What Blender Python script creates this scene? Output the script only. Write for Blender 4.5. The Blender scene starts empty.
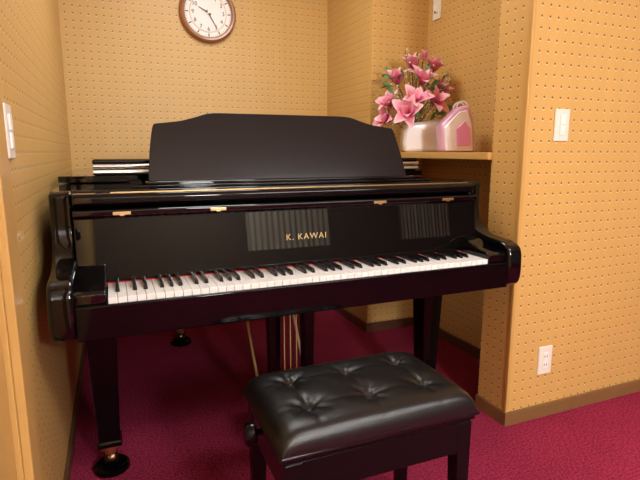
import bpy, bmesh, math, random
from mathutils import Vector, Matrix
random.seed(4)
S=bpy.context.scene
S.view_settings.view_transform='Standard'
S.view_settings.look='None'
S.view_settings.exposure=0.0
col=S.collection

# ---------------------------------------------------------------- materials
def mat(name, base, rough=0.5, metal=0.0, coat=0.0, spec=0.5, bump=0, bscale=50, vary=0, vscale=5, sheen=0):
    m=bpy.data.materials.new(name); m.use_nodes=True
    nt=m.node_tree; b=nt.nodes['Principled BSDF']
    b.inputs['Base Color'].default_value=(*base,1)
    b.inputs['Roughness'].default_value=rough
    b.inputs['Metallic'].default_value=metal
    b.inputs['Coat Weight'].default_value=coat
    b.inputs['Specular IOR Level'].default_value=spec
    if sheen: b.inputs['Sheen Weight'].default_value=sheen
    tc=nt.nodes.new('ShaderNodeNewGeometry')
    if vary:
        n=nt.nodes.new('ShaderNodeTexNoise'); n.inputs['Scale'].default_value=vscale; n.inputs['Detail'].default_value=4
        nt.links.new(tc.outputs['Position'],n.inputs['Vector'])
        mx=nt.nodes.new('ShaderNodeMix'); mx.data_type='RGBA'
        mx.inputs[6].default_value=(*[c*(1-vary) for c in base],1); mx.inputs[7].default_value=(*[min(1,c*(1+vary)) for c in base],1)
        nt.links.new(n.outputs['Fac'],mx.inputs[0]); nt.links.new(mx.outputs[2],b.inputs['Base Color'])
    if bump:
        n=nt.nodes.new('ShaderNodeTexNoise'); n.inputs['Scale'].default_value=bscale; n.inputs['Detail'].default_value=3
        nt.links.new(tc.outputs['Position'],n.inputs['Vector'])
        bp=nt.nodes.new('ShaderNodeBump'); bp.inputs['Strength'].default_value=bump; bp.inputs['Distance'].default_value=0.01
        nt.links.new(n.outputs['Fac'],bp.inputs['Height']); nt.links.new(bp.outputs['Normal'],b.inputs['Normal'])
    return m

WALLC=(0.65,0.405,0.13)
def pegboard(name, axis, base=WALLC):
    m=mat(name,base,rough=0.42)
    nt=m.node_tree; b=nt.nodes['Principled BSDF']
    g=nt.nodes.new('ShaderNodeNewGeometry')
    def dist(offz):
        ad=nt.nodes.new('ShaderNodeVectorMath'); ad.operation='ADD'; ad.inputs[1].default_value=(0,0,offz)
        nt.links.new(g.outputs['Position'],ad.inputs[0])
        sc=nt.nodes.new('ShaderNodeVectorMath'); sc.operation='SCALE'; sc.inputs[3].default_value=1/0.040
        nt.links.new(ad.outputs[0],sc.inputs[0])
        fr=nt.nodes.new('ShaderNodeVectorMath'); fr.operation='FRACTION'; nt.links.new(sc.outputs[0],fr.inputs[0])
        sb=nt.nodes.new('ShaderNodeVectorMath'); sb.operation='SUBTRACT'; sb.inputs[1].default_value=(.5,.5,.5); nt.links.new(fr.outputs[0],sb.inputs[0])
        ml=nt.nodes.new('ShaderNodeVectorMath'); ml.operation='MULTIPLY'
        ml.inputs[1].default_value=(1,0,1) if axis=='Y' else (0,1,1); nt.links.new(sb.outputs[0],ml.inputs[0])
        ln=nt.nodes.new('ShaderNodeVectorMath'); ln.operation='LENGTH'; nt.links.new(ml.outputs[0],ln.inputs[0]); return ln
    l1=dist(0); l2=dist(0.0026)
    lt=nt.nodes.new('ShaderNodeMath'); lt.operation='LESS_THAN'; lt.inputs[1].default_value=0.115; nt.links.new(l1.outputs['Value'],lt.inputs[0])
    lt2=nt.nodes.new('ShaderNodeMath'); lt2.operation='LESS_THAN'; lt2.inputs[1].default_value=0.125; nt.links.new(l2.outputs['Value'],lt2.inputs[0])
    n=nt.nodes.new('ShaderNodeTexNoise'); n.inputs['Scale'].default_value=3; n.inputs['Detail'].default_value=5
    mp=nt.nodes.new('ShaderNodeMapping'); mp.inputs['Scale'].default_value=(6,6,0.6)
    nt.links.new(g.outputs['Position'],mp.inputs[0]); nt.links.new(mp.outputs[0],n.inputs['Vector'])
    mx=nt.nodes.new('ShaderNodeMix'); mx.data_type='RGBA'
    mx.inputs[6].default_value=(*[c*.94 for c in base],1); mx.inputs[7].default_value=(*[c*1.06 for c in base],1)
    nt.links.new(n.outputs['Fac'],mx.inputs[0])
    mr=nt.nodes.new('ShaderNodeMix'); mr.data_type='RGBA'; mr.inputs[7].default_value=(0.92,0.76,0.46,1)  # cream crescent: light caught on each hole's lower edge, painted into the colour
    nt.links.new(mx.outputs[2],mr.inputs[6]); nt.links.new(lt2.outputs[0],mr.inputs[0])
    m2=nt.nodes.new('ShaderNodeMix'); m2.data_type='RGBA'; m2.inputs[7].default_value=(0.20,0.11,0.045,1)
    nt.links.new(mr.outputs[2],m2.inputs[6]); nt.links.new(lt.outputs[0],m2.inputs[0])
    nt.links.new(m2.outputs[2],b.inputs['Base Color'])
    return m
M_pegY=pegboard('pegboard_y','Y'); M_pegX=pegboard('pegboard_x','X')
M_wood=mat('plain_orange_wood',(0.60,0.36,0.11),0.35,vary=.08,vscale=8)
M_base=mat('baseboard_wood',(0.22,0.12,0.045),0.4,vary=.15,vscale=10)
M_base2=mat('baseboard_dark',(0.12,0.05,0.025),0.4,vary=.15,vscale=10)
M_ceil=mat('ceiling_white',(0.85,0.84,0.80),0.8,bump=.2,bscale=40)
M_plaster=mat('plaster',(0.20,0.16,0.12),0.8,vary=.05)
M_black=mat('piano_black_gloss',(0.0015,0.0015,0.002),0.02,spec=.5)
M_black2=mat('piano_black_lower',(0.0015,0.0015,0.002),0.06,spec=.22)
M_desk=mat('desk_black_polish',(0.005,0.005,0.006),0.12)
M_blackm=mat('underside_black',(0.01,0.009,0.009),0.5,bump=.05)
M_ivory=mat('white_key',(0.90,0.90,0.88),0.18,coat=.3)
M_bkey=mat('black_key',(0.006,0.006,0.006),0.2)
M_gold=mat('brass',(0.80,0.60,0.30),0.3,metal=1)
M_rod=mat('brass_rod',(0.60,0.45,0.20),0.45,metal=.3)
M_cast=mat('caster_dark_brass',(0.16,0.11,0.06),0.3,metal=1)
M_gpaint=mat('gold_leaf_lettering',(0.58,0.44,0.18),0.4)
M_steel=mat('nickel',(0.80,0.80,0.78),0.25,metal=1)
M_felt=mat('red_felt',(0.40,0.02,0.03),0.9,bump=.2,bscale=400)
M_leather=mat('black_leather',(0.006,0.006,0.0065),0.30,bump=.12,bscale=350)
M_bwood=mat('bench_black',(0.003,0.003,0.004),0.15,spec=.25)
M_plate=mat('switch_plastic',(0.82,0.80,0.72),0.35)
M_plate2=mat('switch_rocker',(0.92,0.91,0.86),0.3)
M_dark=mat('dark_hole',(0.02,0.02,0.02),0.6)
M_cwood=mat('clock_wood',(0.36,0.15,0.06),0.3,coat=.3,vary=.2,vscale=20)
M_cface=mat('clock_face',(0.93,0.93,0.91),0.5)
M_rubber=mat('rubber',(0.02,0.02,0.02),0.6)
M_white=mat('planter_white',(0.86,0.82,0.84),0.3,coat=.4)
M_lilac=mat('bag_lilac',(0.74,0.42,0.64),0.3,coat=.4)
M_bagw=mat('bag_pale_panel',(0.90,0.84,0.90),0.3,coat=.4)
M_pink=mat('bag_pink',(0.82,0.30,0.60),0.35,coat=.3)
M_stem=mat('stem_brown',(0.12,0.10,0.04),0.7)
M_leaf=mat('leaf_green',(0.12,0.24,0.08),0.5)
M_bud=mat('bud_pale',(0.78,0.78,0.60),0.6)
M_metal=mat('window_aluminium',(0.25,0.25,0.25),0.4,metal=1)
M_curtain=mat('curtain_cream',(0.72,0.68,0.56),0.9,bump=.1,bscale=200)

def carpet():
    m=bpy.data.materials.new('carpet_crimson'); m.use_nodes=True
    nt=m.node_tree; b=nt.nodes['Principled BSDF']; b.inputs['Roughness'].default_value=.95
    b.inputs['Specular IOR Level'].default_value=.1
    g=nt.nodes.new('ShaderNodeNewGeometry')
    n=nt.nodes.new('ShaderNodeTexNoise'); n.inputs['Scale'].default_value=130; n.inputs['Detail'].default_value=3
    n2=nt.nodes.new('ShaderNodeTexNoise'); n2.inputs['Scale'].default_value=5; n2.inputs['Detail'].default_value=3
    for k in (n,n2): nt.links.new(g.outputs['Position'],k.inputs['Vector'])
    r=nt.nodes.new('ShaderNodeValToRGB'); r.color_ramp.elements[0].position=.32; r.color_ramp.elements[1].position=.68
    r.color_ramp.elements[0].color=(0.15,0.008,0.030,1); r.color_ramp.elements[1].color=(0.43,0.040,0.100,1)
    nt.links.new(n.outputs['Fac'],r.inputs[0])
    r2=nt.nodes.new('ShaderNodeValToRGB'); r2.color_ramp.elements[0].color=(.82,.82,.82,1); r2.color_ramp.elements[1].color=(1.15,1.15,1.15,1)
    nt.links.new(n2.outputs['Fac'],r2.inputs[0])
    mx=nt.nodes.new('ShaderNodeMix'); mx.data_type='RGBA'; mx.blend_type='MULTIPLY'; mx.inputs[0].default_value=1
    nt.links.new(r.outputs[0],mx.inputs[6]); nt.links.new(r2.outputs[0],mx.inputs[7]); nt.links.new(mx.outputs[2],b.inputs['Base Color'])
    bp=nt.nodes.new('ShaderNodeBump'); bp.inputs['Strength'].default_value=.6; bp.inputs['Distance'].default_value=.008
    nt.links.new(n.outputs['Fac'],bp.inputs['Height']); nt.links.new(bp.outputs[0],b.inputs['Normal'])
    return m
M_carpet=carpet()
def petalmat():
    m=bpy.data.materials.new('magnolia_petal'); m.use_nodes=True
    nt=m.node_tree; b=nt.nodes['Principled BSDF']; b.inputs['Roughness'].default_value=.5
    a=nt.nodes.new('ShaderNodeAttribute'); a.attribute_name='Col'
    nt.links.new(a.outputs['Color'],b.inputs['Base Color']); return m
M_petal=petalmat()

# ---------------------------------------------------------------- helpers
def empty(name,loc=(0,0,0)):
    e=bpy.data.objects.new(name,None); e.location=loc; e.empty_display_size=.1; col.objects.link(e); return e
def add(name,bm,m,parent=None,bevel=0,seg=3,smooth=False,loc=None):
    bmesh.ops.recalc_face_normals(bm,faces=bm.faces)
    me=bpy.data.meshes.new(name); bm.to_mesh(me); bm.free()
    o=bpy.data.objects.new(name,me); col.objects.link(o)
    ms=m if isinstance(m,(list,tuple)) else [m]
    for x in ms: me.materials.append(x)
    if smooth:
        for p in me.polygons: p.use_smooth=True
    if bevel:
        md=o.modifiers.new('bevel','BEVEL'); md.width=bevel; md.segments=seg; md.limit_method='ANGLE'; md.angle_limit=math.radians(35)
        for p in me.polygons: p.use_smooth=True
        w=o.modifiers.new('wn','WEIGHTED_NORMAL'); w.keep_sharp=True
    if parent:
        o.parent=parent; o.matrix_parent_inverse=Matrix.Translation(parent.location).inverted()
    return o
def bm_box(bm,x0,x1,y0,y1,z0,z1,mi=0):
    vs=[bm.verts.new(p) for p in [(x0,y0,z0),(x1,y0,z0),(x1,y1,z0),(x0,y1,z0),(x0,y0,z1),(x1,y0,z1),(x1,y1,z1),(x0,y1,z1)]]
    for f in [(0,3,2,1),(4,5,6,7),(0,1,5,4),(1,2,6,5),(2,3,7,6),(3,0,4,7)]:
        fc=bm.faces.new([vs[i] for i in f]); fc.material_index=mi
def box(name,x0,x1,y0,y1,z0,z1,m,parent=None,bevel=0,seg=3):
    bm=bmesh.new(); bm_box(bm,x0,x1,y0,y1,z0,z1); return add(name,bm,m,parent,bevel,seg)
def prism(name,pts,a0,a1,axis,m,parent=None,bevel=0,seg=3):
    """extrude 2D polygon. axis X: pts=(y,z); axis Y: pts=(x,z); axis Z: pts=(x,y)"""
    bm=bmesh.new()
    def P(p,a): return (a,p[0],p[1]) if axis=='X' else ((p[0],a,p[1]) if axis=='Y' else (p[0],p[1],a))
    A=[bm.verts.new(P(p,a0)) for p in pts]; B=[bm.verts.new(P(p,a1)) for p in pts]
    bm.faces.new(A); bm.faces.new(B[::-1])
    n=len(pts)
    for i in range(n): bm.faces.new([A[i],A[(i+1)%n],B[(i+1)%n],B[i]])
    return add(name,bm,m,parent,bevel,seg)
def lathe(name,prof,m,parent=None,center=(0,0,0),axis='Z',n=40,caps=True):
    bm=bmesh.new(); rings=[]
    for r,h in prof:
        ring=[]
        for i in range(n):
            a=2*math.pi*i/n; c,s=r*math.cos(a),r*math.sin(a)
            if axis=='Z': p=(c,s,h)
            elif axis=='Y': p=(c,h,s)
            else: p=(h,c,s)
            ring.append(bm.verts.new(Vector(p)+Vector(center)))
        rings.append(ring)
    for a,b in zip(rings,rings[1:]):
        for i in range(n): bm.faces.new([a[i],a[(i+1)%n],b[(i+1)%n],b[i]])
    if caps:
        bm.faces.new(rings[0]); bm.faces.new(rings[-1][::-1])
    else:
        for i in range(n): bm.faces.new([rings[-1][i],rings[-1][(i+1)%n],rings[0][(i+1)%n],rings[0][i]])
    o=add(name,bm,m,parent)
    for p in o.data.polygons: p.use_smooth=len(p.vertices)==4
    md=o.modifiers.new('es','EDGE_SPLIT'); md.split_angle=math.radians(40)
    return o
def tube(name,pts,r,m,parent=None,smooth=True):
    cu=bpy.data.curves.new(name,'CURVE'); cu.dimensions='3D'; cu.bevel_depth=r; cu.bevel_resolution=3; cu.use_fill_caps=True
    sp=cu.splines.new('POLY'); sp.points.add(len(pts)-1)
    for i,p in enumerate(pts): sp.points[i].co=(*p,1)
    o=bpy.data.objects.new(name,cu); col.objects.link(o); cu.materials.append(m)
    if parent: o.parent=parent; o.matrix_parent_inverse=Matrix.Translation(parent.location).inverted()
    return o
def catmull(pts,k=6):
    out=[]
    for i in range(len(pts)-1):
        p0=Vector(pts[max(0,i-1)]);p1=Vector(pts[i]);p2=Vector(pts[i+1]);p3=Vector(pts[min(len(pts)-1,i+2)])
        for j in range(k):
            t=j/k; out.append(tuple(.5*((2*p1)+(p2-p0)*t+(2*p0-5*p1+4*p2-p3)*t*t+(3*p1-p0-3*p2+p3)*t**3)))
    out.append(tuple(pts[-1])); return out

# ---------------------------------------------------------------- room
XL=-0.21; YB=3.25; XC=1.40; YC=2.62; XR=1.77; YP=1.62; XP=1.42; YR=1.45; XE=4.8; YF=-2.6; H=2.5
box('floor',XL-.1,XE+.1,YF-.1,YB+.1,-.1,0,M_carpet)
box('ceiling',XL-.1,XE+.1,YF-.1,YB+.1,H,H+.1,M_ceil)
bm=bmesh.new()
bm_box(bm,XL-.1,XL,YF-.1,.30,0,H); bm_box(bm,XL-.1,XL,1.12,YB+.1,0,H); bm_box(bm,XL-.1,XL,.30,1.12,2.03,H)
add('wall_left',bm,M_pegX)
box('wall_back',XL,XC,YB,YB+.1,0,H,M_pegY)
def block(name,x0,x1,y0,y1,z0,z1):
    bm=bmesh.new(); bm_box(bm,x0,x1,y0,y1,z0,z1)
    o=add(name,bm,[M_pegX,M_pegY])
    for p in o.data.polygons: p.material_index=1 if abs(p.normal.y)>.5 else 0
    return o
block('wall_pillar',XC,XR+.1,YC,YB+.1,0,H)
box('wall_recess',XR,XR+.1,YP,YC,0,H,M_pegX)
block('wall_right',XP,XE,YR,YP,0,H)
box('wall_far_right',XE,XE+.1,YF-.1,YP,0,H,M_plaster)
# front wall with two curtained window openings
W=[(1.40,2.45),(3.45,4.25)]; WZ=(0.85,2.05)
bm=bmesh.new()
bm_box(bm,XL,XE,YF-.1,YF,0,WZ[0]); bm_box(bm,XL,XE,YF-.1,YF,WZ[1],H)
bm_box(bm,XL,W[0][0],YF-.1,YF,*WZ); bm_box(bm,W[0][1],W[1][0],YF-.1,YF,*WZ); bm_box(bm,W[1][1],XE,YF-.1,YF,*WZ)
add('wall_front',bm,M_plaster)
for i,(a,b) in enumerate(W):
    bm=bmesh.new(); t=.035
    bm_box(bm,a,b,YF-.09,YF-.05,WZ[0],WZ[0]+t); bm_box(bm,a,b,YF-.09,YF-.05,WZ[1]-t,WZ[1])
    for x in (a,(a+b)/2-t/2,b-t): bm_box(bm,x,x+t,YF-.09,YF-.05,WZ[0]+t,WZ[1]-t)
    add('window_%d'%(i+1),bm,M_metal)
    bm=bmesh.new(); n=120; lo=[];hi=[]
    for k in range(n+1):
        x=a+.004+(b-a-.008)*k/n; y=YF-.028+.008*math.sin(k*.75)+.004*math.sin(k*.31)
        lo.append(bm.verts.new((x,y,WZ[0]+.002))); hi.append(bm.verts.new((x,y,WZ[1]-.002)))
    for k in range(n): bm.faces.new([lo[k],lo[k+1],hi[k+1],hi[k]])
    add('curtain',bm,M_curtain,smooth=True)
# baseboards
bh=.055; bt=.012
box('baseboard_left',XL,XL+bt,1.20,YB,0,bh,M_base2)
box('baseboard_back',XL+bt,XC-bt,YB-bt,YB,0,bh,M_base2)
bm=bmesh.new(); bm_box(bm,XC-bt,XC,YC-bt,YB,0,bh); bm_box(bm,XC,XR-bt,YC-bt,YC,0,bh); add('baseboard_pillar',bm,M_base2)
box('baseboard_recess',XR-bt,XR,YP,YC,0,bh,M_base2)
bm=bmesh.new(); bm_box(bm,XP-bt,XP,YR-bt,YP,0,bh); bm_box(bm,XP,XE,YR-bt,YR,0,bh); add('baseboard_right',bm,M_base)
box('trim_1',XP-.004,XP+.012,YR-.004,YR+.012,bh,H,M_wood,bevel=.003)
# ledge in the recess
box('wall_shelf',XP-.02,XR,YP,YC,1.068,1.098,M_wood,bevel=.004)
# door in left wall
bm=bmesh.new(); bm_box(bm,XL,XL+.018,1.10,1.20,0,2.1); bm_box(bm,XL,XL+.018,.22,.32,0,2.1); bm_box(bm,XL,XL+.018,.32,1.10,2.01,2.1)
bm_box(bm,XL-.1,XL,1.10,1.12,0,2.03); bm_box(bm,XL-.1,XL,.30,.32,0,2.03)
add('trim_2',bm,M_wood,bevel=.003)
dr=empty('door_1',(XL-.03,.7,0))
box('door_leaf',XL-.045,XL-.010,.325,1.095,.004,2.025,M_wood,dr,bevel=.002)
lathe('door_knob',[(.012,0),(.012,.03),(.026,.035),(.03,.05),(.02,.062)],M_metal,dr,(XL-.010,.40,.95),'X',24)

# ---------------------------------------------------------------- switches
def plate(name,c,axis,sgn,w=.072,h=.12,kind='switch'):
    e=empty(name,c)
    def bx(n,du,dz,wu,wz,d0,d1,m,bv):
        if axis=='Y': return box(n,c[0]+du-wu/2,c[0]+du+wu/2,c[1]+min(sgn*d0,sgn*d1),c[1]+max(sgn*d0,sgn*d1),c[2]+dz-wz/2,c[2]+dz+wz/2,m,e,bv)
        return box(n,c[0]+min(sgn*d0,sgn*d1),c[0]+max(sgn*d0,sgn*d1),c[1]+du-wu/2,c[1]+du+wu/2,c[2]+dz-wz/2,c[2]+dz+wz/2,m,e,bv)
    bx('plate',0,0,w,h,0,.008,M_plate,.003)
    if kind=='switch':
        for i,dz in enumerate((-.02,.02)): bx('rocker_%d'%i,0,dz,.026,.036,.006,.012,M_plate2,.002)
    elif kind=='outlet':
        bx('socket_body',0,0,.028,.068,.006,.010,M_plate2,.002)
        for i,dz in enumerate((-.018,.018)):
            for j,du in enumerate((-.006,.006)): bx('slot_%d_%d'%(i,j),du,dz,.0025,.01,.009,.0105,M_dark,0)
    else:
        bx('jack_body',0,-.005,.03,.04,.006,.018,M_plate2,.002)
        bx('jack_hole',0,-.02,.012,.008,.017,.019,M_dark,0)
    return e
plate('light_switch',(1.592,YR,1.20),'Y',-1)
plate('power_outlet',(1.605,YR,.252),'Y',-1,kind='outlet')
plate('light_switch',(XL,1.32,1.145),'X',1)
plate('wall_jack',(XR,2.53,1.90),'X',-1,kind='jack')

# ---------------------------------------------------------------- clock
C=(.605,YB,1.928); ck=empty('wall_clock',C)
lathe('clock_rim',[(.13,0),(.168,0),(.172,-.012),(.168,-.028),(.158,-.036),(.148,-.034),(.142,-.022),(.13,-.018)],M_cwood,ck,C,'Y',72,caps=False)
lathe('clock_dial',[(.144,-.010),(.144,-.021),(.001,-.0212)],M_cface,ck,C,'Y',64)
lathe('dial_ring',[(.108,-.0213),(.110,-.0222),(.112,-.0213)],M_gold,ck,C,'Y',64,caps=False)
bm=bmesh.new()
for i in range(60):
    a=2*math.pi*i/60; r0,r1,w=(.118,.137,.003) if i%5==0 else (.131,.137,.0012)
    d=Vector((math.sin(a),0,math.cos(a))); t=Vector((d.z,0,-d.x)); c=Vector(C)+Vector((0,-.0225,0))
    bm.faces.new([bm.verts.new(c+d*r0-t*w),bm.verts.new(c+d*r1-t*w),bm.verts.new(c+d*r1+t*w),bm.verts.new(c+d*r0+t*w)])
add('ticks',bm,M_dark,ck)
for i in range(1,13):
    a=2*math.pi*i/12
    cu=bpy.data.curves.new('num','FONT'); cu.body=str(i); cu.size=.032; cu.align_x='CENTER'; cu.align_y='CENTER'; cu.materials.append(M_dark)
    o=bpy.data.objects.new('numeral_%d'%i,cu); col.objects.link(o); o.rotation_euler=(math.pi/2,0,0)
    o.parent=ck; o.location=(math.sin(a)*.092,-.0225,math.cos(a)*.092)
for nm,a,L,w,dy in (('hour_hand',math.radians(-62),.065,.0045,-.026),('minute_hand',math.radians(150),.10,.0032,-.028)):
    bm=bmesh.new(); d=Vector((math.sin(a),0,math.cos(a))); t=Vector((d.z,0,-d.x)); c=Vector(C)+Vector((0,dy,0))
    vs=[bm.verts.new(c-d*.018-t*w),bm.verts.new(c+d*L-t*w*.4),bm.verts.new(c+d*L+t*w*.4),bm.verts.new(c-d*.018+t*w)]
    bm.faces.new(vs); add(nm,bm,M_dark,ck)
lathe('clock_hub',[(.006,-.021),(.006,-.03),(.002,-.031)],M_gold,ck,C,'Y',16)

# ---------------------------------------------------------------- grand piano
X0,X1=-.168,1.336; XM=(X0+X1)/2
P=empty('grand_piano',(XM,2.2,0))
ZT=.988
K0,K1=-.030,1.197
arm_prof=[(1.62,.622),(1.62,ZT+.0006),(1.578,ZT+.0006)]+catmull([(1.572,ZT-.01),(1.572,.93),(1.570,.88),(1.556,.838),(1.525,.808),(1.48,.792),(1.42,.786),(1.375,.782),(1.345,.766),(1.334,.74)],5)+catmull([(1.332,.70),(1.334,.66),(1.345,.634),(1.37,.622)],4)
for nm,a,b in (('arm_bass',X0,X0+.062),('arm_treble',X1-.062,X1)):
    prism(nm,arm_prof,a,b,'X',M_black,P,bevel=.014,seg=5)
right=catmull([(X1,1.98),(1.32,2.15),(1.26,2.34),(1.15,2.49),(1.03,2.61),(.93,2.74),(.84,2.89),(.73,3.0),(.56,3.06),(.3,3.075),(.05,3.06),(-.08,3.02),(-.15,2.94),(X0,2.80)],6)
outline=[(X0,1.62),(X1,1.62)]+right
prism('rim',outline,.66,ZT,'Z',M_black,P,bevel=.004)
box('keybed',X0+.02,X1-.02,1.36,1.90,.625,.69,M_black2,P,bevel=.006)
for i,(a,b,c,d) in enumerate(((.05,2.0,.12,3.0),(.55,1.9,.62,3.0),(1.05,1.9,1.12,2.45))):
    box('underbeam_%d'%i,a,c,b,d,.60,.66,M_blackm,P,bevel=.004)
box('keyslip',X0+.060,X1-.060,1.337,1.352,.625,.716,M_black2,P,bevel=.005)
for nm,a,b in (('key_block_bass',X0+.060,K0-.003),('key_block_treble',K1+.003,X1-.060)):
    prism(nm,[(1.354,.69),(1.354,.742),(1.37,.752),(1.43,.755),(1.47,.775),(1.50,.785),(1.53,.785),(1.53,.69)],a,b,'X',M_black,P,bevel=.004)
# keys
kw=(K1-K0)/52
bmw=bmesh.new(); bmb=bmesh.new()
names='ABCDEFG'
for i in range(52):
    x=K0+i*kw
    bm_box(bmw,x+.0006,x+kw-.0006,1.354,1.515,.708,.730)
    n=names[i%7]
    if i<51 and n in 'ACDFG':
        off_={'A':.001,'C':-.002,'D':.002,'F':-.002,'G':0}[n]
        xc=x+kw+off_
        y0,y1=1.408,1.515
        vs=[bmb.verts.new(p) for p in [(xc-.0055,y0-.004,.729),(xc+.0055,y0-.004,.729),(xc+.0055,y1,.729),(xc-.0055,y1,.729),
             (xc-.0045,y0+.006,.742),(xc+.0045,y0+.006,.742),(xc+.0045,y1,.742),(xc-.0045,y1,.742)]]
        for f in [(0,3,2,1),(4,5,6,7),(0,1,5,4),(1,2,6,5),(2,3,7,6),(3,0,4,7)]: bmb.faces.new([vs[k] for k in f])
add('white_keys',bmw,M_ivory,P,bevel=.0008,seg=2); add('black_keys',bmb,M_bkey,P,bevel=.0012,seg=2)
box('felt_strip',K0-.05,K1+.05,1.510,1.516,.72,.7325,M_felt,P)
# fallboard + rails
fx0,fx1=X0+.061,X1-.061
prism('fallboard',[(1.514,.734),(1.534,.915),(1.520,.922),(1.519,.936),(1.53,.942),(1.60,.942),(1.60,.734)],fx0,fx1,'X',M_black,P,bevel=.003)
prism('nameboard_rail',[(1.548,.946),(1.540,.956),(1.540,.972),(1.55,.982),(1.62,.984),(1.62,.946)],fx0,fx1,'X',M_black,P,bevel=.003)
box('brass_strip',fx0+.1,fx1-.02,1.552,1.558,.983,.9865,M_gold,P)
for i,x in enumerate((.02,.294,.855,1.139)):
    bm=bmesh.new(); bm_box(bm,x-.024,x+.024,1.5155,1.522,.924,.933); bm_box(bm,x-.006,x+.006,1.513,1.518,.921,.926)
    add('fall_hinge_%d'%i,bm,M_gold,P,bevel=.001)
cu=bpy.data.curves.new('lettering','FONT'); cu.body='K. KAWAI'; cu.size=.028; cu.extrude=.0003; cu.align_x='CENTER'; cu.align_y='CENTER'; cu.space_character=1.2; cu.materials.append(M_gpaint)
o=bpy.data.objects.new('gold_lettering',cu); col.objects.link(o)
o.parent=P; o.rotation_euler=(math.pi/2-math.atan(.02/.181),0,0)
o.location=(.583-XM,1.514+.02*(.825-.734)/.181-.0008-2.2,.825)
# lid
def off(pts,d):
    cx=sum(p[0] for p in pts)/len(pts); cy=sum(p[1] for p in pts)/len(pts)
    return [(p[0]+(d if p[0]>cx else -d)*min(1,abs(p[0]-cx)/.3),p[1]+(d if p[1]>cy else 0)*1) for p in pts]
lidpts=off([(X0,2.0),(X1,2.0)]+right[1:],.008)
prism('lid',lidpts,ZT+.004,ZT+.026,'Z',M_black,P,bevel=.005)
FX0,FX1=X0+.105,X1-.01
box('lid_flap',FX0,FX1,2.005,2.37,ZT+.066,ZT+.086,M_black,P,bevel=.009,seg=4)
box('lid_flap_rail',FX0+.004,FX1-.004,2.014,2.045,ZT+.026,ZT+.066,M_black,P,bevel=.004,seg=4)
tube('lid_hinge_pin',[(FX0+.002,2.004,ZT+.060),(FX1-.002,2.004,ZT+.060)],.0085,M_steel,P)
prism('lid_hinge_leaf',[(2.000,ZT+.030),(1.994,ZT+.036),(1.996,ZT+.046),(2.004,ZT+.050),(2.016,ZT+.050),(2.016,ZT+.030)],FX0+.002,FX1-.002,'X',M_steel,P,bevel=.002)
for i,x in enumerate((FX0+.10,XM,FX1-.1)):
    lathe('bumper_%d'%i,[(.012,ZT+.024),(.012,ZT+.067)],M_rubber,P,(x,2.33,0),'Z',16)
# music desk
box('desk_shelf',.06,1.16,1.66,1.97,ZT,ZT+.008,M_black,P,bevel=.002)
def desk():
    hw=.495; cx=.607
    half=catmull([(hw,0.0),(hw-.004,.05),(hw-.012,.12),(hw-.025,.192),(hw-.034,.208)],4)+catmull([(hw-.06,.211),(hw-.12,.220),(hw-.17,.234),(hw-.215,.249),(hw-.26,.253)],5)
    pts=[(cx+p[0],p[1]) for p in half]+[(cx-p[0],p[1]) for p in reversed(half)]
    bm=bmesh.new(); sl=math.radians(20)
    def T(p,d):
        return (p[0],1.745+p[1]*math.sin(sl)+d*math.cos(sl),ZT+.012+p[1]*math.cos(sl)-d*math.sin(sl))
    A=[bm.verts.new(T(p,0)) for p in pts]; B=[bm.verts.new(T(p,.018)) for p in pts]
    bm.faces.new(A); bm.faces.new(B[::-1]); n=len(pts)
    for i in range(n): bm.faces.new([A[i],A[(i+1)%n],B[(i+1)%n],B[i]])
    add('music_desk',bm,M_desk,P,bevel=.004)
desk()
box('desk_ledge',.10,1.11,1.70,1.765,ZT+.006,ZT+.018,M_black,P,bevel=.004)
prism('desk_prop',[(1.80,ZT+.01),(1.815,ZT+.01),(1.835,ZT+.16),(1.825,ZT+.16)],.55,.66,'X',M_black,P)
# legs
def leg(nm,x,y,zt):
    bm=bmesh.new()
    secs=[(.110,zt),(.110,zt-.05),(.098,zt-.055),(.094,zt-.09),(.068,.125),(.078,.120),(.078,.105)]
    rings=[]
    for w,z in secs:
        h=w/2; rings.append([bm.verts.new((x+a*h,y+b*h,z)) for a,b in ((-1,-1),(1,-1),(1,1),(-1,1))])
    for a,b in zip(rings,rings[1:]):
        for i in range(4): bm.faces.new([a[i],a[(i+1)%4],b[(i+1)%4],b[i]])
    bm.faces.new(rings[0]); bm.faces.new(rings[-1][::-1])
    add(nm,bm,M_black2,P,bevel=.003)
    lathe(nm+'_ferrule',[(.030,.106),(.030,.085),(.022,.08),(.022,.07)],M_gold,P,(x,y,0),'Z',28)
    bm=bmesh.new(); bm_box(bm,x-.022,x-.016,y-.012,y+.03,.03,.078); bm_box(bm,x+.016,x+.022,y-.012,y+.03,.03,.078); bm_box(bm,x-.022,x+.022,y-.012,y+.02,.07,.078)
    add(nm+'_fork',bm,M_cast,P,bevel=.002)
    lathe(nm+'_wheel',[(.01,-.016),(.024,-.014),(.027,-.008),(.027,.008),(.024,.014),(.01,.016)],M_cast,P,(x,y+.01,.043),'X',28)
    lathe(nm+'_coaster',[(.055,0),(.060,.006),(.058,.020),(.050,.026),(.044,.024),(.040,.014),(.001,.014)],M_black2,P,(x,y+.005,0),'Z',40)
leg('leg_bass',-.066,1.75,.625); leg('leg_treble',1.228,1.75,.625); leg('leg_tail',.31,2.86,.66)
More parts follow.
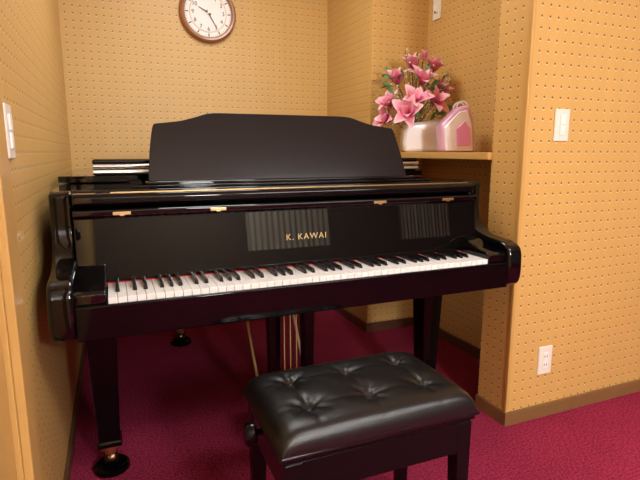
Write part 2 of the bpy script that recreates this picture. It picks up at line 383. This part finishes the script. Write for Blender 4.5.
# lyre
lx,ly=.59,1.72
for i,d in enumerate((-.068,.068)):
    prism('lyre_post_%d'%i,[(lx+d-.026,.625),(lx+d+.026,.625),(lx+d+.018,.16),(lx+d-.018,.16)],ly-.02,ly+.02,'Y',M_black2,P,bevel=.003)
box('lyre_box',lx-.14,lx+.14,ly-.06,ly+.06,.085,.165,M_black2,P,bevel=.006)
box('lyre_top_block',lx-.13,lx+.13,ly-.05,ly+.05,.59,.626,M_black2,P,bevel=.004)
for i,d in enumerate((-.07,0,.07)):
    prism('pedal_%d'%i,[(lx+d-.010,ly-.055),(lx+d+.010,ly-.055),(lx+d+.012,ly-.10),(lx+d+.018,ly-.15),(lx+d+.012,ly-.175),(lx+d-.012,ly-.175),(lx+d-.018,ly-.15),(lx+d-.012,ly-.10)],.095,.105,'Z',M_gold,P,bevel=.003)
    tube('pedal_rod_%d'%i,[(lx+d*.35,ly+.0,.16),(lx+d*.35,ly,.6)],.0024,M_rod,P)
for i,d in enumerate((-.1,.1)):
    tube('lyre_brace_%d'%i,[(lx+d,ly+.06,.12),(lx+d*1.05,2.12,.61)],.006,M_rod,P)

# ---------------------------------------------------------------- bench
bx0,bx1,by0,by1=.290,.818,.920,1.262
B=empty('piano_bench',((bx0+bx1)/2,(by0+by1)/2,0))
cx,cy=(bx0+bx1)/2,(by0+by1)/2; hx,hy=(bx1-bx0)/2,(by1-by0)/2
btn=[(sx*.60,sy*.40) for sx in (-1,0,1) for sy in (-1,1)]
ZB=.452
def cz(u,v):
    x,y=u*hx,v*hy
    pu=max(0,1-abs(u)**11)**.40; pv=max(0,1-abs(v)**9)**.40
    z=ZB+.060*pu*pv+.004*(1-u*u)*(1-v*v)
    d=0
    for a,b in btn:
        r=math.hypot(x-a*hx,y-b*hy); d+=.012*math.exp(-(r/.014)**2)+.006*math.exp(-(r/.040)**2)
        ang=math.atan2(y-b*hy,x-a*hx)
        d+=.0013*(1+math.cos(ang*6+a*5))*math.exp(-((r-.028)/.022)**2)
    for a in (-.60,0,.60): d+=.0012*math.exp(-((x-a*hx)/.008)**2)*(pv)
    for b in (-.40,.40): d+=.0010*math.exp(-((y-b*hy)/.008)**2)*(pu)
    return z-d*min(1,pu*pv)
bm=bmesh.new(); NU,NV=170,120; g=[]
for i in range(NU+1):
    u=math.sin(math.pi/2*(2*i/NU-1)); row=[]
    for j in range(NV+1):
        v=math.sin(math.pi/2*(2*j/NV-1))
        sq=1-.02*(abs(u)*abs(v))**6
        row.append(bm.verts.new((cx+u*hx*sq,cy+v*hy*sq,cz(u,v))))
    g.append(row)
for i in range(NU):
    for j in range(NV): bm.faces.new([g[i][j],g[i+1][j],g[i+1][j+1],g[i][j+1]])
edge=[g[i][0] for i in range(NU+1)]+[g[NU][j] for j in range(1,NV+1)]+[g[i][NV] for i in range(NU-1,-1,-1)]+[g[0][j] for j in range(NV-1,0,-1)]
bm.faces.new(edge)
add('seat_cushion',bm,M_leather,B,smooth=True)
loop=[(bx0+.004,by0+.004,ZB),(bx1-.004,by0+.004,ZB),(bx1-.004,by1-.004,ZB),(bx0+.004,by1-.004,ZB),(bx0+.004,by0+.004,ZB)]
tube('piping',loop,.005,M_leather,B)
for i,(a,b) in enumerate(btn):
    z=cz(a,b); lathe('tuft_button_%d'%i,[(.009,z-.004),(.010,z+.001),(.007,z+.004),(.001,z+.005)],M_leather,B,(cx+a*hx,cy+b*hy,0),'Z',20)
box('seat_board',bx0+.008,bx1-.008,by0+.008,by1-.008,ZB-.018,ZB+.001,M_bwood,B,bevel=.003)
ax0,ax1,ay0,ay1=bx0+.015,bx1-.015,by0+.015,by1-.015
za0,za1=.345,ZB-.022
bm=bmesh.new()
bm_box(bm,ax0,ax1,ay0,ay0+.018,za0,za1); bm_box(bm,ax0,ax1,ay1-.018,ay1,za0,za1)
bm_box(bm,ax0,ax0+.018,ay0+.018,ay1-.018,za0,za1); bm_box(bm,ax1-.018,ax1,ay0+.018,ay1-.018,za0,za1)
add('apron',bm,M_bwood,B,bevel=.003)
box('lift_mechanism',ax0+.03,ax1-.03,ay0+.03,ay1-.03,.36,ZB-.016,M_blackm,B)
for i,(x,y) in enumerate(((ax0,ay0),(ax1-.042,ay0),(ax0,ay1-.042),(ax1-.042,ay1-.042))):
    bm=bmesh.new(); sx=1 if x<cx else -1; sy=1 if y<cy else -1
    xo=x if sx>0 else x+.042; yo=y if sy>0 else y+.042
    top=[(xo-.002*sx,yo-.002*sy),(xo+.042*sx,yo-.002*sy),(xo+.042*sx,yo+.042*sy),(xo-.002*sx,yo+.042*sy)]
    bot=[(xo,yo),(xo+.030*sx,yo),(xo+.030*sx,yo+.030*sy),(xo,yo+.030*sy)]
    A=[bm.verts.new((*p,za1-.002)) for p in top]; Bv=[bm.verts.new((*p,0)) for p in bot]
    bm.faces.new(A); bm.faces.new(Bv[::-1])
    for k in range(4): bm.faces.new([A[k],A[(k+1)%4],Bv[(k+1)%4],Bv[k]])
    add('bench_leg_%d'%i,bm,M_bwood,B,bevel=.003)
for nm,x,s in (('knob_left',ax0,-1),('knob_right',ax1,1)):
    prof=[(.008,0),(.008,s*.014),(.024,s*.015),(.029,s*.020),(.029,s*.036),(.024,s*.042),(.001,s*.043)]
    lathe(nm,prof,M_bwood,B,(x,cy+.035,.405),'X',28)

# ---------------------------------------------------------------- flowers on ledge
R=Vector((.924,-.383,0)); F=Vector((.383,.924,0)); SZ=1.098
def blossom(name,c,ax,L,openv,parent):
    bm=bmesh.new(); cl=bm.loops.layers.float_color.new('Col')
    ax=Vector(ax).normalized(); q=Vector((0,0,1)).rotation_difference(ax)
    tv={}
    for ring,(cnt,op,Ls) in enumerate(((3,openv*.45,.85),(5,openv,1.0))):
        for k in range(cnt):
            a=2*math.pi*(k+.5*ring)/cnt+random.uniform(-.2,.2); opk=op*random.uniform(.8,1.2); Lk=L*Ls*random.uniform(.9,1.1)
            grid=[]
            for i in range(9):
                t=i/8; row=[]
                ang=opk*(.35+.85*t)
                r=Lk*t*math.sin(ang); h=Lk*t*math.cos(ang)
                w=Lk*.29*math.sin(math.pi*min(1,(t*.90+.07)))**.8
                for j in range(-3,4):
                    s=j/3
                    cup=(1-s*s)*.14*Lk*math.sin(math.pi*t)
                    rr=r+.1*cup-.25*w*abs(s)**2
                    p=Vector((rr*math.cos(a)-w*s*math.sin(a), rr*math.sin(a)+w*s*math.cos(a), h+.12*w*s*s))
                    v=bm.verts.new(Vector(c)+q@p); tv[v]=(t,abs(s)); row.append(v)
                grid.append(row)
            for i in range(8):
                for j in range(6): bm.faces.new([grid[i][j],grid[i+1][j],grid[i+1][j+1],grid[i][j+1]])
    c0=Vector((.50,.02,.12)); c1=Vector((.85,.22,.36)); c2=Vector((.93,.62,.68))
    for f in bm.faces:
        for l in f.loops:
            t,s=tv[l.vert]; t=min(1,t*.9+.25*s*s); cc=c0.lerp(c1,min(1,t*2)) if t<.5 else c1.lerp(c2,(t-.5)*2)
            l[cl]=(*cc,1)
    me=bpy.data.meshes.new(name); bm.to_mesh(me); bm.free()
    o=bpy.data.objects.new(name,me); col.objects.link(o); me.materials.append(M_petal)
    for p in me.polygons: p.use_smooth=True
    o.parent=parent; o.matrix_parent_inverse=Matrix.Translation(parent.location).inverted()
def gprism(name,O,pts,d0,d1,m,bevel,parent):
    bm=bmesh.new()
    A=[bm.verts.new(O+R*p[0]+F*d0+Vector((0,0,p[1]))) for p in pts]; Bq=[bm.verts.new(O+R*p[0]+F*d1+Vector((0,0,p[1]))) for p in pts]
    bm.faces.new(A); bm.faces.new(Bq[::-1]); n=len(pts)
    for i in range(n): bm.faces.new([A[i],A[(i+1)%n],Bq[(i+1)%n],Bq[i]])
    add(name,bm,m,parent,bevel=bevel,seg=5)
V0=Vector((1.535,2.38,SZ))
fl=empty('flower_arrangement',V0)
gprism('planter_box',V0,[(-.055,0),(-.065,.05),(-.06,.12),(-.045,.15),(.145,.175),(.14,0)],-.075,.055,M_white,.02,fl)
def fp(a,h,d=0): return V0+R*a+F*d+Vector((0,0,h))
bl=[(-.12,.24,-.03,(-.5,-.3,.5)),(-.085,.36,.02,(-.3,-.3,1)),(-.01,.25,-.07,(-.1,-.8,.7)),(.085,.25,-.06,(.4,-.7,.6)),
    (-.01,.44,.02,(-.1,-.2,1)),(.09,.42,.0,(.3,-.3,1)),(.12,.31,.02,(.7,-.4,.7)),(-.12,.17,-.01,(-.8,-.3,.3)),(.03,.35,-.04,(.1,-.5,.9)),(-.04,.20,-.08,(-.3,-.9,.2)),(.05,.49,.03,(.2,-.1,1))]
for i,(a,h,d,ax) in enumerate(bl):
    c=fp(a,h,d); ax=R*ax[0]+F*ax[1]+Vector((0,0,ax[2]))
    blossom('blossom_%d'%i,c,ax,random.uniform(.095,.118) if i!=10 else .06,random.uniform(.65,1.0) if i!=10 else .4,fl)
    tube('stem_%d'%i,catmull([fp(0,.10),fp(a*.3,.12+h*.3,d*.3),c-ax.normalized()*.01],5),.003,M_stem,fl)
bmb=bmesh.new()
for i in range(36):
    a=random.uniform(-.21,.20); h=random.uniform(.25,.56)-abs(a)*.45; d=random.uniform(-.08,.06)
    e=fp(a,h,d); tube('twig_%d'%i,catmull([fp(0,.12),fp(a*.45,h*.6,d*.4),e],4),.0012,M_stem,fl)
    for k in range(10):
        p=fp(0,.12).lerp(e,1-k*.06)+Vector([random.uniform(-.018,.018) for _ in range(3)])
        bmesh.ops.create_icosphere(bmb,subdivisions=1,radius=random.uniform(.003,.006),matrix=Matrix.Translation(p))
add('buds',bmb,M_bud,fl,smooth=True)
bml=bmesh.new()
for i in range(34):
    a=random.uniform(-.16,.15); h=random.uniform(.16,.42); d=random.uniform(-.07,.06); c=fp(a,h,d)
    dr_=(R*a*5+Vector((random.uniform(-.5,.3),random.uniform(-.5,.3),random.uniform(-.2,.9)))).normalized()
    sd=dr_.cross(Vector((random.uniform(-1,1),random.uniform(-1,1),.3))).normalized(); nn=sd.cross(dr_)
    L=random.uniform(.04,.07); row=[]
    for t,w in ((0,.002),(.3,.010),(.6,.011),(.85,.006),(1,.0008)):
        m=c+dr_*L*t+nn*.012*math.sin(t*3)
        row.append((bml.verts.new(m-sd*w),bml.verts.new(m+nn*-.003),bml.verts.new(m+sd*w)))
    for q0,q1 in zip(row,row[1:]):
        bml.faces.new([q0[0],q1[0],q1[1],q0[1]]); bml.faces.new([q0[1],q1[1],q1[2],q0[2]])
add('leaves',bml,M_leaf,fl,smooth=True)

# white / lilac gift bag beside the planter
G0=Vector((1.53,2.10,SZ)); gb=empty('gift_bag',G0)
arch=[(-.015,0),(-.030,.13),(.055,.215),(.105,.225),(.135,.15),(.15,.0)]
gprism('bag_body',G0,arch,-.06,.06,M_lilac,.016,gb)
arch2=[(.058+(x-.058)*.80,.006+z*.86) for x,z in arch]
gprism('bag_panel',G0,arch2,-.067,-.055,M_bagw,.006,gb)
gprism('bag_pocket',G0,[(.05,.03),(.045,.11),(.085,.15),(.112,.11),(.118,.03)],-.073,-.064,M_pink,.004,gb)
for i,d in enumerate((-.03,.03)):
    tube('bag_handle_%d'%i,[tuple(G0+R*(.080-.028*math.cos(t))+F*d+Vector((0,0,.212+.030*math.sin(t)))) for t in [math.pi*k/14 for k in range(15)]],.004,M_bagw,gb)

# ---------------------------------------------------------------- ceiling lamps, plus an added fill globe
def emis(name,s):
    m=bpy.data.materials.new(name); m.use_nodes=True
    b=m.node_tree.nodes['Principled BSDF']; b.inputs['Emission Color'].default_value=(1,.985,.97,1); b.inputs['Emission Strength'].default_value=s; b.inputs['Base Color'].default_value=(.9,.9,.9,1); return m
M_tube=emis('lamp_diffuser',3); M_fill=emis('fill_glow',150)  # the stronger emission is for the added fill globe
def lamp(x,y,sx,sy,W_):
    e=empty('ceiling_lamp',(x,y,H))
    box('housing',x-sx/2-.03,x+sx/2+.03,y-sy/2-.03,y+sy/2+.03,H-.05,H,M_ceil,e,bevel=.005)
    box('diffuser',x-sx/2,x+sx/2,y-sy/2,y+sy/2,H-.07,H-.05,M_tube,e,bevel=.005)
    l=bpy.data.lights.new('light','AREA'); l.shape='RECTANGLE'; l.size=sx; l.size_y=sy; l.energy=W_; l.color=(1,.985,.96)
    o=bpy.data.objects.new('lamp_light',l); col.objects.link(o); o.parent=e; o.location=(0,0,-.075)
lamp(1.6,-.6,1.2,.5,42)
lamp(.55,2.1,.6,.6,14)
# unseen globe added behind the photographer as frontal fill light
pc=Vector((.75,-1.45,1.64)); pl=empty('fill_pendant',(pc.x,pc.y,H))
tube('cord',[(pc.x,pc.y,H-.02),(pc.x,pc.y,pc.z+.17)],.004,M_dark,pl)
lathe('canopy',[(.05,H-.02),(.05,H),(.04,H)],M_plate,pl,(pc.x,pc.y,0),'Z',24)
lathe('cap',[(.03,.16),(.05,.165),(.03,.19)],M_steel,pl,pc,'Z',24)
bm=bmesh.new(); bmesh.ops.create_uvsphere(bm,u_segments=24,v_segments=14,radius=.165,matrix=Matrix.Translation(pc)); add('globe',bm,M_fill,pl,smooth=True)
w=bpy.data.worlds.new('World'); S.world=w; w.use_nodes=True; nt=w.node_tree
sk=nt.nodes.new('ShaderNodeTexSky'); sk.sky_type='NISHITA'; sk.sun_disc=False; sk.sun_elevation=math.radians(40)
nt.links.new(sk.outputs[0],nt.nodes['Background'].inputs[0]); nt.nodes['Background'].inputs[1].default_value=.06

# ---------------------------------------------------------------- camera
cd=bpy.data.cameras.new('camera'); cd.lens=28.1; cd.sensor_width=36; cd.clip_start=.02
co=bpy.data.objects.new('camera',cd); col.objects.link(co)
co.location=(0,0,1.10); co.rotation_euler=(math.radians(80),0,math.radians(-22.5))
S.camera=co
